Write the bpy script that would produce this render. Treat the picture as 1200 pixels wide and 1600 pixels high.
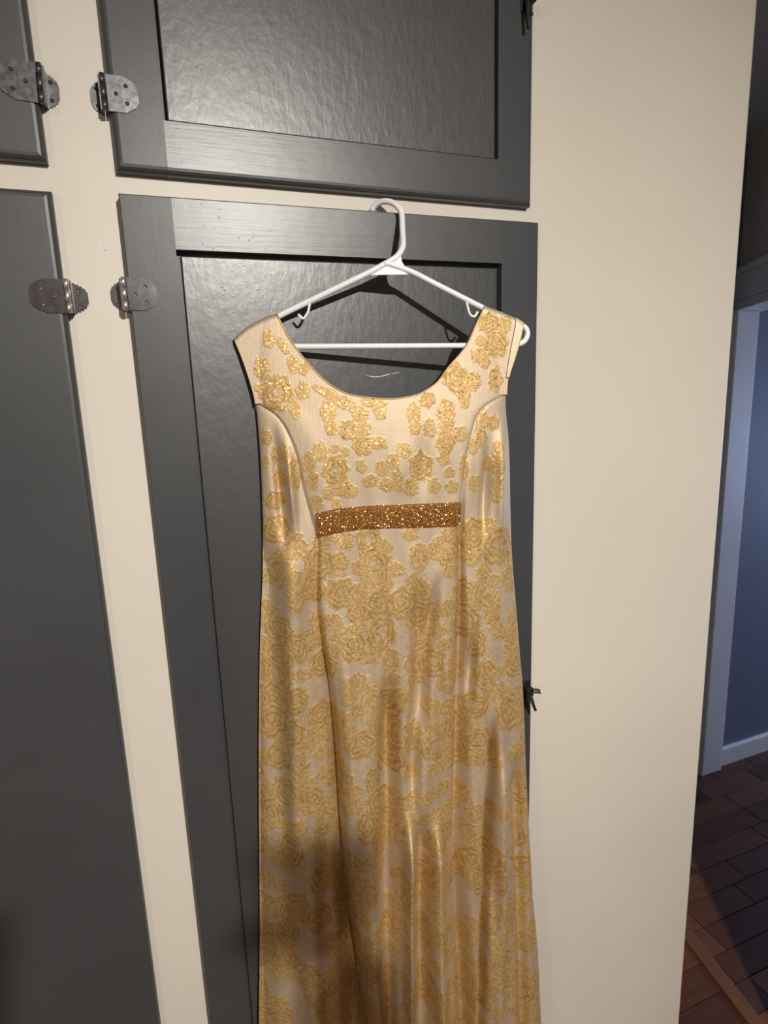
import bpy, bmesh, math, random
import numpy as np
from mathutils import Vector, Matrix, Euler

# ---------------------------------------------------------------- camera, world, light
for o in list(bpy.data.objects):
    bpy.data.objects.remove(o, do_unlink=True)
scene = bpy.context.scene
COL = scene.collection
R = math.radians

cam_d = bpy.data.cameras.new('camera')
cam_d.sensor_fit = 'HORIZONTAL'; cam_d.sensor_width = 36.0; cam_d.lens = 28.5
cam_d.clip_start = 0.004; cam_d.clip_end = 60
cam = bpy.data.objects.new('camera', cam_d); COL.objects.link(cam)
yaw, pitch, roll = R(21.15), R(11.43), R(-1.97)
fwd = Vector((math.sin(yaw)*math.cos(pitch), math.cos(yaw)*math.cos(pitch), -math.sin(pitch)))
rgt = Vector((math.cos(yaw), -math.sin(yaw), 0)); upv = rgt.cross(fwd)
rr = math.cos(roll)*rgt + math.sin(roll)*upv; uu = -math.sin(roll)*rgt + math.cos(roll)*upv
cam.matrix_world = Matrix(((rr.x, uu.x, -fwd.x, 0), (rr.y, uu.y, -fwd.y, -.941), (rr.z, uu.z, -fwd.z, 1.75), (0, 0, 0, 1)))
scene.camera = cam

world = bpy.data.worlds.new('dusk'); scene.world = world; world.use_nodes = True
bg = world.node_tree.nodes['Background']
bg.inputs[0].default_value = (.34, .42, .60, 1); bg.inputs[1].default_value = .09

def area(name, loc, rot, size, energy, color, shape='DISK', size_y=None):
    l = bpy.data.lights.new(name, 'AREA'); l.shape = shape; l.size = size
    if size_y: l.size_y = size_y
    l.energy = energy; l.color = color
    o = bpy.data.objects.new(name, l); COL.objects.link(o); o.location = loc; o.rotation_euler = rot
    return o
area('ceiling_lamp_light', (.40, -1.94, 2.56), (R(8), 0, 0), .075, 87, (1, .945, .855))
area('header_fill_light', (-1.9, -2.8, 2.45), (R(50), 0, R(-50)), .30, 12, (1, .92, .80))  # added fill, no known lamp: lifts the hall's head casing
area('hall_window_light', (4.1, .28, 1.25), (0, R(84), 0), .8, 25, (.44, .58, 1), 'RECTANGLE', .9)

scene.view_settings.view_transform = 'Standard'
try: scene.view_settings.look = 'None'
except Exception: pass
scene.view_settings.gamma = 1; scene.view_settings.use_curve_mapping = False
scene.view_settings.exposure = 0.0

# ---------------------------------------------------------------- materials
def new_mat(name):
    m = bpy.data.materials.new(name); m.use_nodes = True
    nt = m.node_tree; b = nt.nodes['Principled BSDF']
    return m, nt, b
def N(nt, t, **kw):
    n = nt.nodes.new(t)
    for k, v in kw.items(): setattr(n, k, v)
    return n
def ramp(nt, src, stops):
    n = N(nt, 'ShaderNodeValToRGB'); e = n.color_ramp.elements
    while len(e) < len(stops): e.new(.5)
    for el, (p, c) in zip(e, stops):
        el.position = p; el.color = (*c, 1) if len(c) == 3 else c
    nt.links.new(src, n.inputs[0]); return n
def noise(nt, scale, detail=4, vec=None, rough=.5, mscale=None, coord='Object'):
    tc = N(nt, 'ShaderNodeTexCoord'); v = tc.outputs[coord]
    if mscale:
        mp = N(nt, 'ShaderNodeMapping'); mp.inputs['Scale'].default_value = mscale
        nt.links.new(v, mp.inputs[0]); v = mp.outputs[0]
    n = N(nt, 'ShaderNodeTexNoise'); n.inputs['Scale'].default_value = scale
    n.inputs['Detail'].default_value = detail; n.inputs['Roughness'].default_value = rough
    nt.links.new(v, n.inputs['Vector']); return n
def bump(nt, b, src, strength, dist, prev=None):
    n = N(nt, 'ShaderNodeBump'); n.inputs['Strength'].default_value = strength; n.inputs['Distance'].default_value = dist
    nt.links.new(src, n.inputs['Height'])
    if prev: nt.links.new(prev.outputs[0], n.inputs['Normal'])
    nt.links.new(n.outputs[0], b.inputs['Normal']); return n

def simple(name, col, rough=.5, metal=0, var=.06, nscale=30, bstr=.15, bdist=.002):
    m, nt, b = new_mat(name)
    n = noise(nt, nscale)
    lo = tuple(max(0, c*(1-var)) for c in col); hi = tuple(min(1, c*(1+var)) for c in col)
    r = ramp(nt, n.outputs[0], [(.3, lo), (.7, hi)])
    nt.links.new(r.outputs[0], b.inputs['Base Color'])
    b.inputs['Roughness'].default_value = rough; b.inputs['Metallic'].default_value = metal
    if bstr: bump(nt, b, n.outputs[0], bstr, bdist)
    return m

def door_paint(name, mscale, bs, mottled, rough, spec):
    m, nt, b = new_mat(name)
    n1 = noise(nt, 5, 3)
    r = ramp(nt, n1.outputs[0], [(.3, (.040, .043, .048)), (.7, (.049, .052, .058))])
    nt.links.new(r.outputs[0], b.inputs['Base Color'])
    b.inputs['Roughness'].default_value = rough
    b.inputs['Specular IOR Level'].default_value = spec
    b.inputs['Coat Weight'].default_value = .58 if rough < .45 else .28; b.inputs['Coat Roughness'].default_value = .36
    n2 = noise(nt, 1, 5, mscale=mscale, rough=.6)
    b1 = bump(nt, b, n2.outputs[0], bs, .0012)
    n3 = noise(nt, mottled, 3)
    b2 = bump(nt, b, n3.outputs[0], .17, .0022, b1)
    # a few paint nibs and runs
    tc = N(nt, 'ShaderNodeTexCoord'); v = N(nt, 'ShaderNodeTexVoronoi'); v.inputs['Scale'].default_value = 95
    nt.links.new(tc.outputs['Object'], v.inputs['Vector'])
    rr_ = ramp(nt, v.outputs['Distance'], [(.05, (1, 1, 1)), (.16, (0, 0, 0))])
    n4 = noise(nt, 4.5, 2); r4 = ramp(nt, n4.outputs[0], [(.52, (0, 0, 0)), (.62, (1, 1, 1))])
    mx = N(nt, 'ShaderNodeMath', operation='MULTIPLY')
    nt.links.new(rr_.outputs[0], mx.inputs[0]); nt.links.new(r4.outputs[0], mx.inputs[1])
    b3 = bump(nt, b, mx.outputs[0], .16, .0007, b2)
    nt.links.new(b3.outputs[0], b.inputs['Coat Normal'])
    return m

M = {}
M['door_h'] = door_paint('grey_gloss_paint_rail', (9, 60, 200), .20, 22, .40, .64)
M['door_v'] = door_paint('grey_gloss_paint_stile', (160, 60, 8), .05, 18, .47, .47)
M['door_p'] = door_paint('grey_gloss_paint_panel', (90, 60, 34), .34, 48, .38, .75)
m, nt, b = new_mat('cream_wall_paint'); M['cream'] = m
n = noise(nt, 2.2, 5); r = ramp(nt, n.outputs[0], [(.3, (.61, .572, .505)), (.7, (.66, .622, .555))])
nt.links.new(r.outputs[0], b.inputs['Base Color']); b.inputs['Roughness'].default_value = .48
n2 = noise(nt, 160, 3); n3 = noise(nt, 14, 3)
b1 = bump(nt, b, n2.outputs[0], .12, .0008); bump(nt, b, n3.outputs[0], .15, .004, b1)
M['blue_wall'] = simple('grey_blue_wall_paint', (.145, .16, .205), .6, var=.05, nscale=6)
M['hall_wall'] = simple('hall_taupe_paint', (.62, .55, .45), .6, var=.05, nscale=6)
M['trim'] = simple('off_white_trim_paint', (.74, .71, .66), .42, var=.04, nscale=9)
M['ceiling'] = simple('ceiling_white', (.62, .60, .56), .8, nscale=40)
M['steel'] = simple('bright_hinge_steel', (.42, .42, .45), .16, 1, var=.2, nscale=90, bstr=.05, bdist=.0004)
M['old_steel'] = simple('dull_paint_smeared_steel', (.11, .108, .115), .33, .7, var=.4, nscale=140, bstr=.15, bdist=.0005)
M['screw'] = simple('screw_steel', (.62, .60, .58), .3, 1, var=.1, nscale=200, bstr=0)
M['pin'] = simple('bright_hinge_pin', (.78, .76, .73), .34, .9, var=.08, nscale=200, bstr=.05, bdist=.0003)
M['slot'] = simple('screw_recess', (.02, .02, .02), .6, 0, bstr=0)
M['black'] = simple('black_iron', (.010, .009, .008), .55, .1, nscale=200, bstr=.3, bdist=.0006)
M['plastic'] = simple('white_plastic', (.80, .80, .84), .28, 0, var=.015, nscale=20, bstr=0)
M['chip'] = simple('bare_scratch_primer', (.72, .64, .52), .7, 0, bstr=0)
def planks(name, c1, c2):
    m, nt, b = new_mat(name)
    oi = N(nt, 'ShaderNodeObjectInfo')
    n = noise(nt, 6, 6, mscale=(1.2, 9, 4), rough=.65)
    r1 = ramp(nt, n.outputs[0], [(.25, c1), (.75, c2)])
    hs = N(nt, 'ShaderNodeHueSaturation')
    mr = N(nt, 'ShaderNodeMapRange'); mr.inputs['To Min'].default_value = .55; mr.inputs['To Max'].default_value = 1.5
    nt.links.new(oi.outputs['Random'], mr.inputs[0]); nt.links.new(mr.outputs[0], hs.inputs['Value'])
    nt.links.new(r1.outputs[0], hs.inputs['Color']); nt.links.new(hs.outputs[0], b.inputs['Base Color'])
    b.inputs['Roughness'].default_value = .5; b.inputs['Specular IOR Level'].default_value = .3
    bump(nt, b, n.outputs[0], .2, .002)
    return m
M['plank'] = planks('dark_brown_laminate', (.070, .024, .011), (.125, .046, .020))
M['threshold'] = planks('reddish_threshold_wood', (.15, .060, .026), (.20, .082, .036))
M['subfloor'] = simple('plank_gap', (.012, .008, .006), .8, bstr=0)

def brocade():
    m, nt, b = new_mat('gold_rose_brocade')
    at = N(nt, 'ShaderNodeAttribute', attribute_name='rose_weave'); sep = N(nt, 'ShaderNodeSeparateColor')
    nt.links.new(at.outputs['Color'], sep.inputs[0])
    g, ln, fl = sep.outputs[0], sep.outputs[1], sep.outputs[2]
    # satin ground
    ns = noise(nt, 1, 3, mscale=(900, 900, 220))
    sat = ramp(nt, ns.outputs[0], [(.3, (.545, .435, .315)), (.7, (.62, .505, .375))])
    # metallic gold thread, short stitches
    n2 = noise(nt, 1, 4, mscale=(1100, 700, 420), rough=.7)
    ga = N(nt, 'ShaderNodeMath', operation='MULTIPLY_ADD'); nt.links.new(n2.outputs[0], ga.inputs[0]); ga.inputs[1].default_value = .75
    gb = N(nt, 'ShaderNodeMath', operation='MULTIPLY'); nt.links.new(fl, gb.inputs[0]); gb.inputs[1].default_value = .5
    nt.links.new(gb.outputs[0], ga.inputs[2])
    gold = ramp(nt, ga.outputs[0], [(.30, (.33, .19, .055)), (.60, (.51, .33, .13)), (.90, (.65, .475, .235))])
    mx = N(nt, 'ShaderNodeMix', data_type='RGBA'); nt.links.new(g, mx.inputs[0]); nt.links.new(sat.outputs[0], mx.inputs[6]); nt.links.new(gold.outputs[0], mx.inputs[7])
    lm = N(nt, 'ShaderNodeMath', operation='MULTIPLY'); nt.links.new(ln, lm.inputs[0]); lm.inputs[1].default_value = .8
    mx2 = N(nt, 'ShaderNodeMix', data_type='RGBA'); nt.links.new(lm.outputs[0], mx2.inputs[0]); nt.links.new(mx.outputs[2], mx2.inputs[6]); mx2.inputs[7].default_value = (.30, .17, .04, 1)
    nt.links.new(mx2.outputs[2], b.inputs['Base Color'])
    mm = N(nt, 'ShaderNodeMapRange'); mm.inputs['To Min'].default_value = .68; mm.inputs['To Max'].default_value = .56
    nt.links.new(g, mm.inputs[0]); nt.links.new(mm.outputs[0], b.inputs['Metallic'])
    tc = N(nt, 'ShaderNodeTexCoord'); v = N(nt, 'ShaderNodeTexVoronoi'); v.inputs['Scale'].default_value = 560
    nt.links.new(tc.outputs['Object'], v.inputs['Vector'])
    sv = N(nt, 'ShaderNodeSeparateColor'); nt.links.new(v.outputs['Color'], sv.inputs[0])
    spark = ramp(nt, sv.outputs[0], [(.85, (0, 0, 0)), (.88, (1, 1, 1))])
    sg = N(nt, 'ShaderNodeMath', operation='MULTIPLY'); nt.links.new(spark.outputs[0], sg.inputs[0]); nt.links.new(g, sg.inputs[1])
    rr_ = N(nt, 'ShaderNodeMapRange'); rr_.inputs['To Min'].default_value = .58; rr_.inputs['To Max'].default_value = .25
    nt.links.new(sg.outputs[0], rr_.inputs[0]); nt.links.new(rr_.outputs[0], b.inputs['Roughness'])
    b1 = bump(nt, b, n2.outputs[0], .40, .0009)
    b0 = noise(nt, 1, 2, mscale=(260, 260, 26)); b1b = bump(nt, b, b0.outputs[0], .16, .0016, b1)
    # facets of the metal thread: a random tilt per fleck
    sub = N(nt, 'ShaderNodeVectorMath', operation='SUBTRACT'); nt.links.new(v.outputs['Color'], sub.inputs[0]); sub.inputs[1].default_value = (.5, .5, .5)
    sc = N(nt, 'ShaderNodeVectorMath', operation='SCALE'); nt.links.new(sub.outputs[0], sc.inputs[0])
    ms = N(nt, 'ShaderNodeMath', operation='MULTIPLY'); nt.links.new(sg.outputs[0], ms.inputs[0]); ms.inputs[1].default_value = .38
    nt.links.new(ms.outputs[0], sc.inputs['Scale'])
    ad = N(nt, 'ShaderNodeVectorMath', operation='ADD'); nt.links.new(b1b.outputs[0], ad.inputs[0]); nt.links.new(sc.outputs[0], ad.inputs[1])
    nz = N(nt, 'ShaderNodeVectorMath', operation='NORMALIZE'); nt.links.new(ad.outputs[0], nz.inputs[0])
    nt.links.new(nz.outputs[0], b.inputs['Normal'])
    return m
M['brocade'] = brocade()
M['satin'] = simple('plain_champagne_satin', (.66, .55, .40), .42, .2, var=.05, nscale=200, bstr=.2, bdist=.0005)
M['binding'] = simple('gold_piping', (.52, .35, .14), .45, .5, var=.2, nscale=400, bstr=.4, bdist=.0006)
M['band'] = simple('bronze_band_cloth', (.22, .10, .025), .5, .4, nscale=300, bstr=.3)
m, nt, b = new_mat('copper_gold_beads'); M['bead'] = m
n = noise(nt, 400, 2); r = ramp(nt, n.outputs[0], [(.3, (.42, .19, .045)), (.5, (.66, .36, .10)), (.70, (.90, .66, .36))])
nt.links.new(r.outputs[0], b.inputs['Base Color']); b.inputs['Metallic'].default_value = .85; b.inputs['Roughness'].default_value = .24
M['skin'] = simple('skin', (.50, .33, .25), .55, bstr=.05)
M['cloth_dark'] = simple('navy_jersey', (.03, .035, .055), .85)
M['denim'] = simple('denim', (.05, .07, .12), .85)
M['hair'] = simple('dark_hair', (.03, .02, .015), .5)
M['phone'] = simple('black_phone_glass', (.01, .01, .012), .15, bstr=0)

# ---------------------------------------------------------------- helpers
def link(name, me, mat, parent=None, loc=(0, 0, 0), smooth=False):
    o = bpy.data.objects.new(name, me); COL.objects.link(o)
    if mat: me.materials.append(mat)
    if parent: o.parent = parent
    o.location = loc
    if smooth:
        for p in me.polygons: p.use_smooth = True
    return o
def from_bm(name, bm, mat, parent=None, loc=(0, 0, 0), smooth=False):
    me = bpy.data.meshes.new(name); bmesh.ops.recalc_face_normals(bm, faces=bm.faces[:]); bm.to_mesh(me); bm.free()
    return link(name, me, mat, parent, loc, smooth)
def empty(name, loc=(0, 0, 0), rot=(0, 0, 0)):
    o = bpy.data.objects.new(name, None); COL.objects.link(o); o.location = loc; o.rotation_euler = rot
    o.empty_display_size = .05
    return o
def tag(o, label, cat, group=None):
    o['label'] = label; o['category'] = cat
    if group: o['group'] = group
    return o
def structure(o): o['kind'] = 'structure'; return o
def box_bm(x0, x1, y0, y1, z0, z1, bev=0, seg=2, sel=None):
    bm = bmesh.new()
    vs = [bm.verts.new((x, y, z)) for x in (x0, x1) for y in (y0, y1) for z in (z0, z1)]
    for f in ((0, 1, 3, 2), (4, 6, 7, 5), (0, 4, 5, 1), (2, 3, 7, 6), (0, 2, 6, 4), (1, 5, 7, 3)):
        bm.faces.new([vs[i] for i in f])
    bmesh.ops.recalc_face_normals(bm, faces=bm.faces[:])
    if bev:
        es = [e for e in bm.edges if sel is None or sel((e.verts[0].co+e.verts[1].co)/2)]
        bmesh.ops.bevel(bm, geom=es, offset=bev, segments=seg, profile=.5, affect='EDGES', clamp_overlap=True)
    return bm
def box(name, x0, x1, y0, y1, z0, z1, mat, parent=None, bev=0, seg=2, sel=None):
    return from_bm(name, box_bm(x0, x1, y0, y1, z0, z1, bev, seg, sel), mat, parent)
def prism_bm(pts, y0, y1, bev=0):
    """polygon in x,z extruded along y"""
    bm = bmesh.new()
    a = [bm.verts.new((p[0], y0, p[1])) for p in pts]; c = [bm.verts.new((p[0], y1, p[1])) for p in pts]
    bm.faces.new(a); bm.faces.new(c[::-1])
    for i in range(len(pts)):
        j = (i+1) % len(pts); bm.faces.new((a[i], a[j], c[j], c[i]))
    bmesh.ops.recalc_face_normals(bm, faces=bm.faces[:])
    return bm
def resample(pts, step, closed=False):
    P = [Vector(p) for p in pts]; n = len(P); out = []
    for i in range(n-1):
        p0 = P[max(i-1, 0)]; p1 = P[i]; p2 = P[i+1]; p3 = P[min(i+2, n-1)]
        k = max(1, int((p2-p1).length/step))
        for j in range(k):
            t = j/k
            out.append(.5*((2*p1)+(p2-p0)*t+(2*p0-5*p1+4*p2-p3)*t*t+(3*p1-p0-3*p2+p3)*t**3))
    out.append(P[-1]); return out
def tube_bm(pts, r, seg=12, step=.004, bm=None, smooth_path=True, rad=None):
    bm = bm or bmesh.new()
    P = resample(pts, step) if smooth_path else [Vector(p) for p in pts]
    rings = []; nrm = None
    for i, p in enumerate(P):
        t = (P[min(i+1, len(P)-1)]-P[max(i-1, 0)]).normalized()
        if nrm is None:
            nrm = t.orthogonal().normalized()
        nrm = (nrm - t*nrm.dot(t)).normalized(); bn = t.cross(nrm)
        q = rad(i/(len(P)-1)) if rad else r
        rings.append([bm.verts.new(p+(nrm*math.cos(a)+bn*math.sin(a))*q) for a in [2*math.pi*k/seg for k in range(seg)]])
    for a, c in zip(rings, rings[1:]):
        for k in range(seg):
            bm.faces.new((a[k], a[(k+1) % seg], c[(k+1) % seg], c[k]))
    for ring, d in ((rings[0], 1), (rings[-1], -1)):
        bm.faces.new(ring[::-1] if d == 1 else ring)
    return bm
def tube(name, pts, r, mat, parent=None, seg=12, step=.004, sp=True, rad=None):
    return from_bm(name, tube_bm(pts, r, seg, step, None, sp, rad), mat, parent, smooth=True)

# ---------------------------------------------------------------- room shell
ZC = 2.6
wb = structure(from_bm('wall_back', box_bm(-2.4, 1.144, 0, .55, 0, ZC, .006, 2, lambda c: c.x > 1.1 and c.y < .01), M['cream']))
structure(box('wall_left', -2.5, -2.4, -4.4, .55, 0, ZC, M['cream']))
# rear wall with a window opening to the dusk outside
structure(box('wall_rear', -2.5, -1.5, -4.5, -4.4, 0, ZC, M['cream']))
w2 = structure(box('wall_rear.001', .1, 4.4, -4.5, -4.4, 0, ZC, M['cream']))
structure(box('wall_rear.002', -1.5, .1, -4.5, -4.4, 0, .9, M['cream']))
structure(box('wall_rear.003', -1.5, .1, -4.5, -4.4, 2.1, ZC, M['cream']))
wf = structure(box('window_1', -1.5, .1, -4.47, -4.42, .9, .95, M['trim']))
for a in ((-1.5, .1, 2.05, 2.1), (-1.5, -1.45, .95, 2.05), (.05, .1, .95, 2.05), (-.72, -.68, .95, 2.05)):
    box('window_frame', a[0], a[1], -4.47, -4.42, a[2], a[3], M['trim'], wf)
structure(box('wall_right', 4.3, 4.4, -4.4, .96, 0, ZC, M['blue_wall']))
structure(box('wall_hall', .6, 4.3, .86, .96, 0, ZC, M['blue_wall']))
structure(box('ceiling', -2.5, 4.4, -4.5, .96, ZC, ZC+.1, M['ceiling']))
fl = structure(box('floor', -2.5, 4.4, -4.5, .96, -.1, -.012, M['subfloor']))
# main-room boards out of the picture's sight, one surface
box('floor_covering', -2.4, 1.10, -4.4, -.001, -.012, 0, M['plank'], fl)
box('floor_covering', 1.10, 4.3, -4.4, -.45, -.012, 0, M['plank'], fl)
# a paint drip, its lit glint painted in white, on the upright between the doors
dm = tube('paint_drip_glint', [(-.0232, -.0002, 1.957), (-.0230, -.0006, 1.953), (-.0226, -.0006, 1.948), (-.0222, -.0002, 1.944)], .0009, M['plastic'], wb, 8, .002)
# baseboard and door casing of the hall
bb = structure(from_bm('baseboard_hall', box_bm(2.283, 4.3, .842, .86, 0, .085, .006, 2, lambda c: c.z > .08 and c.y < .85), M['trim']))
structure(from_bm('trim_1', box_bm(2.165, 2.283, .822, .86, 0, 2.0, .004, 2, lambda c: c.y < .83), M['trim']))
# diagonal wall over the hall opening, with its moulded head casing
dd = Vector((1.47-2.19, -.29-.86, 0)); L = dd.length; ang = math.atan2(dd.y, dd.x)
def diag(name, s0, s1, t0, t1, z0, z1, mat, bev=0):
    o = from_bm(name, box_bm(s0, s1, t0, t1, z0, z1, bev), mat); o.location = (2.19, .86, 0); o.rotation_euler = (0, 0, ang)
    return structure(o)
diag('wall_diagonal', -.16, L, .008, .10, 2.07, ZC, M['hall_wall'])
h1 = diag('trim_2', -.16, L, -.018, .01, 2.035, 2.125, M['trim'], .004)
diag('trim_3', -.16, L, -.028, -.004, 2.125, 2.148, M['trim'], .004)
diag('trim_4', -.16, L, -.006, .12, 2.0, 2.035, M['trim'], .003)
structure(box('wall_hall.001', 1.30, 4.3, -.40, -.30, 0, ZC, M['hall_wall']))

# floor planks of the hall, laid along x, each its own board
random.seed(5)
pm = {}
row = 0; y = -.45
while y < .855:
    w = min(.088, .858-y); x = 1.10 - random.uniform(0, .3)
    if y > -.001: x = max(x, 1.147)
    while x < 3.3:
        ln = random.choice((.24, .31, .38))
        x1 = min(x+ln, 3.3)
        key = (round(x1-x, 3), round(w, 3))
        if key not in pm:
            bm = box_bm(0, key[0]-.0025, 0, key[1]-.0025, -.012, 0, .0012, 1, lambda c: c.z > -.003)
            me = bpy.data.meshes.new('plank'); bm.to_mesh(me); bm.free(); me.materials.append(M['plank']); pm[key] = me
        o = bpy.data.objects.new('plank', pm[key]); COL.objects.link(o); o.parent = fl
        o.location = (x, y, random.uniform(-.0006, .0004)); x = x1
    y += .088; row += 1
t = math.atan2(.2318+.027, 1.4493-1.3985)
th = from_bm('trim_5', box_bm(-.45, .42, -.022, .022, 0.0006, .009, .004, 2, lambda c: c.z > .008), M['threshold'])
th.location = (1.444, .205, 0); th.rotation_euler = (0, 0, t); structure(th)

# ---------------------------------------------------------------- cupboard doors
def cupboard_door(label, x0, x1, z0, z1, stl, str_, rt, rb, bev, recess, groove, loc, ang=0, th=.018, bottom_groove=True, top_groove=.0, left_edge=True):
    """x0..x1, z0..z1 in door space: front face at y=-th, hinge side at origin"""
    d = empty('cupboard_door', loc, (0, 0, ang)); tag(d, label, 'cupboard door')
    f, k = -th, .0
    def outer(side):
        def s(c):
            front = abs(c.y-f) < 2e-4
            if not front: return False
            return (side == 'l' and (abs(c.x-x0) < 1e-5 or abs(c.z-z0) < 1e-5 or abs(c.z-z1) < 1e-5)) or \
                   (side == 'r' and (abs(c.x-x1) < 1e-5 or abs(c.z-z0) < 1e-5 or abs(c.z-z1) < 1e-5)) or \
                   (side == 't' and abs(c.z-z1) < 1e-5) or (side == 'b' and abs(c.z-z0) < 1e-5)
        return s
    g = .00012
    box('stile', x0, x0+stl-g, f, 0, z0, z1, M['door_v'], d, bev, 4, outer('l'))
    box('stile', x1-str_+g, x1, f, 0, z0, z1, M['door_v'], d, bev, 4, outer('r'))
    box('rail', x0+stl, x1-str_, f+.0001, 0, z1-rt, z1, M['door_h'], d, bev, 4, outer('t'))
    box('rail', x0+stl, x1-str_, f+.0001, 0, z0, z0+rb, M['door_h'], d, bev, 4, outer('b'))
    px0, px1 = x0+stl+groove, x1-str_-groove
    pz0, pz1 = z0+rb+(groove if bottom_groove else .0002), z1-rt-top_groove
    p = box('panel', px0, px1, f+recess, -.002, pz0, pz1, M['door_p'], d, .0015, 2, lambda c: abs(c.y-(f+recess)) < 1e-5)
    box('back_board', x0+stl, x1-str_, -.0018, -.0002, z0+rb, z1-rt, M['door_v'], d)
    return d, p
UR, pUR = cupboard_door('grey upper cupboard door with bright gloss sheen, directly above the hanging dress', .002, .640, 2.0395, 2.53, .064, .066, .07, .065, .009, .0005, .006, (0, -.0005, 0), bottom_groove=False, top_groove=.004)
LR, pLR = cupboard_door('tall grey lower cupboard door with a recessed panel, behind the gold dress', .0015, .643, .12, 2.011, .065, .0695, .066, .10, .0016, .0105, .006, (0, -.003, 0), R(-1.1), top_groove=.006)
UL, pUL = cupboard_door('grey upper cupboard door cut off by the top left corner of the photo', -.735, -.0772, 2.0425, 2.53, .066, .066, .07, .066, .009, .004, .005, (0, -.0005, 0))
LL, pLL = cupboard_door('tall flat grey lower cupboard door left of the cream upright', -.735, -.0772, .12, 2.0095, .066, .30, .066, .10, .009, .004, .005, (0, -.0005, 0))
# the lower left door shows one broad flat face: its frame joint stays out of view

# worn scratch through the paint of the lower door's panel
sc = [(.3349, 1.7725), (.345, 1.7698), (.356, 1.7695), (.364, 1.7706), (.372, 1.7725), (.381, 1.7738), (.3922, 1.7752)]
P = resample([(a, -.0077, c) for a, c in sc], .002)
bm = bmesh.new(); prev = None
random.seed(2)
for i, p in enumerate(P):
    s = .00022+.0006*random.random()*(math.sin(math.pi*i/(len(P)-1)))**.6
    q = (bm.verts.new((p.x, p.y, p.z-s)), bm.verts.new((p.x, p.y, p.z+s)), bm.verts.new((p.x, p.y+.0012, p.z+s)), bm.verts.new((p.x, p.y+.0012, p.z-s)))
    if prev:
        for a in range(4): bm.faces.new((prev[a], prev[(a+1) % 4], q[(a+1) % 4], q[a]))
    prev = q
o = from_bm('scratch', bm, M['chip'], pLR); o['label'] = 'pale scratch through the grey paint'

# butterfly hinges: door leaf, frame leaf, knuckle, screws
def leaf_outline(w, h, s, scallop):
    """half plate from x=0 to x=s*w with stepped, clipped outer corners"""
    pts = [(0, h/2)]
    c = [(w*.58, h/2), (w*.66, h*.44), (w*.70, h*.455), (w*.75, h*.40), (w*.79, h*.41), (w*.84, h*.35), (w*.88, h*.36), (w*.98, h*.22), (w, h*.20)] if scallop else \
        [(w*.30, h*.47), (w*.36, h*.42), (w*.50, h*.43), (w*.55, h*.37), (w*.68, h*.38), (w*.73, h*.31), (w*.84, h*.31), (w*.97, h*.18), (w, h*.15)]
    pts += c + [(a, -b_) for a, b_ in c[::-1]] + [(0, -h/2)]
    return [(a*s, b_) for a, b_ in pts]
def screw(parent, x, y, z, mat):
    bm = bmesh.new()
    bmesh.ops.create_cone(bm, cap_ends=True, segments=14, radius1=.0026, radius2=.0019, depth=.0012, matrix=Matrix.Translation((x, y-.0006, z)) @ Matrix.Rotation(R(90), 4, 'X'))
    bm.normal_update()
    fr = max((f_ for f_ in bm.faces if len(f_.verts) > 6), key=lambda f_: -f_.calc_center_median().y)
    bmesh.ops.inset_individual(bm, faces=[fr], thickness=.0008)
    for v in fr.verts: v.co.y += .0006
    fr.material_index = 1
    s = from_bm('screw', bm, mat, parent, smooth=False); s.data.materials.append(M['slot'])
    return s
def hinge(door, x, z, s, wd, wf, h, mat, smat, yd, yf, tilt=0):
    """s=+1: door lies to +x of the knuckle"""
    hn = from_bm('hinge', prism_bm([(a+.003*s, b_) for a, b_ in leaf_outline(wd, h, s, True)], -.0014, 0), mat, door, (x, yd, z))
    hn.rotation_euler = (0, tilt, 0)
    yk = -.0016
    fl_ = from_bm('frame_leaf', prism_bm([(a-.002*s, b_) for a, b_ in leaf_outline(wf, h*.97, -s, False)], -.0014, 0), mat, hn, (0, yf-yd, 0))
    for k, (a, c) in enumerate(((.5, .2), (.19, -.19), (-.2, -.5))):
        bm = bmesh.new()
        bmesh.ops.create_cone(bm, cap_ends=True, segments=14, radius1=.0033, radius2=.0033, depth=(a-c)*h, matrix=Matrix.Translation((-.001*s, yk, (a+c)/2*h)))
        kn = from_bm('knuckle', bm, M['pin'] if mat == M['steel'] else mat, hn)
        for p in kn.data.polygons: p.use_smooth = len(p.vertices) == 4
    # web plates that carry the leaves round to the pin
    box('hinge_wing', min(-.0022*s, -.0062*s), max(-.0022*s, -.0062*s), -.001, yf-yd, -h*.47, h*.47, mat, hn)
    for a, c in ((wd*.62, h*.24), (wd*.62, -h*.24), (wd*.28, 0)):
        screw(hn, a*s+.003*s, -.0014, c, smat)
    for a, c in ((wf*.5, h*.24), (wf*.5, -h*.24)):
        s_ = screw(hn, -a*s-.002*s, yf-yd-.0014, c, smat)
    return hn
hinge(LR, -.0035, 1.886, 1, .037, .017, .042, M['steel'], M['screw'], -.0182, .0024)
hinge(LL, -.0745, 1.882, -1, .040, .022, .042, M['steel'], M['screw'], -.0182, -.0002)
hinge(UR, -.0020, 2.1285, 1, .037, .015, .042, M['old_steel'], M['old_steel'], -.0182, -.0002)
hinge(UL, -.0745, 2.1290, -1, .042, .018, .044, M['old_steel'], M['old_steel'], -.0182, -.0002, R(2))
# more hinges lower on the tall doors, out of sight
hinge(LR, -.0035, .36, 1, .037, .017, .042, M['steel'], M['screw'], -.0182, .0024)
hinge(LL, -.0745, .36, -1, .040, .022, .042, M['steel'], M['screw'], -.0182, -.0002)

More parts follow.
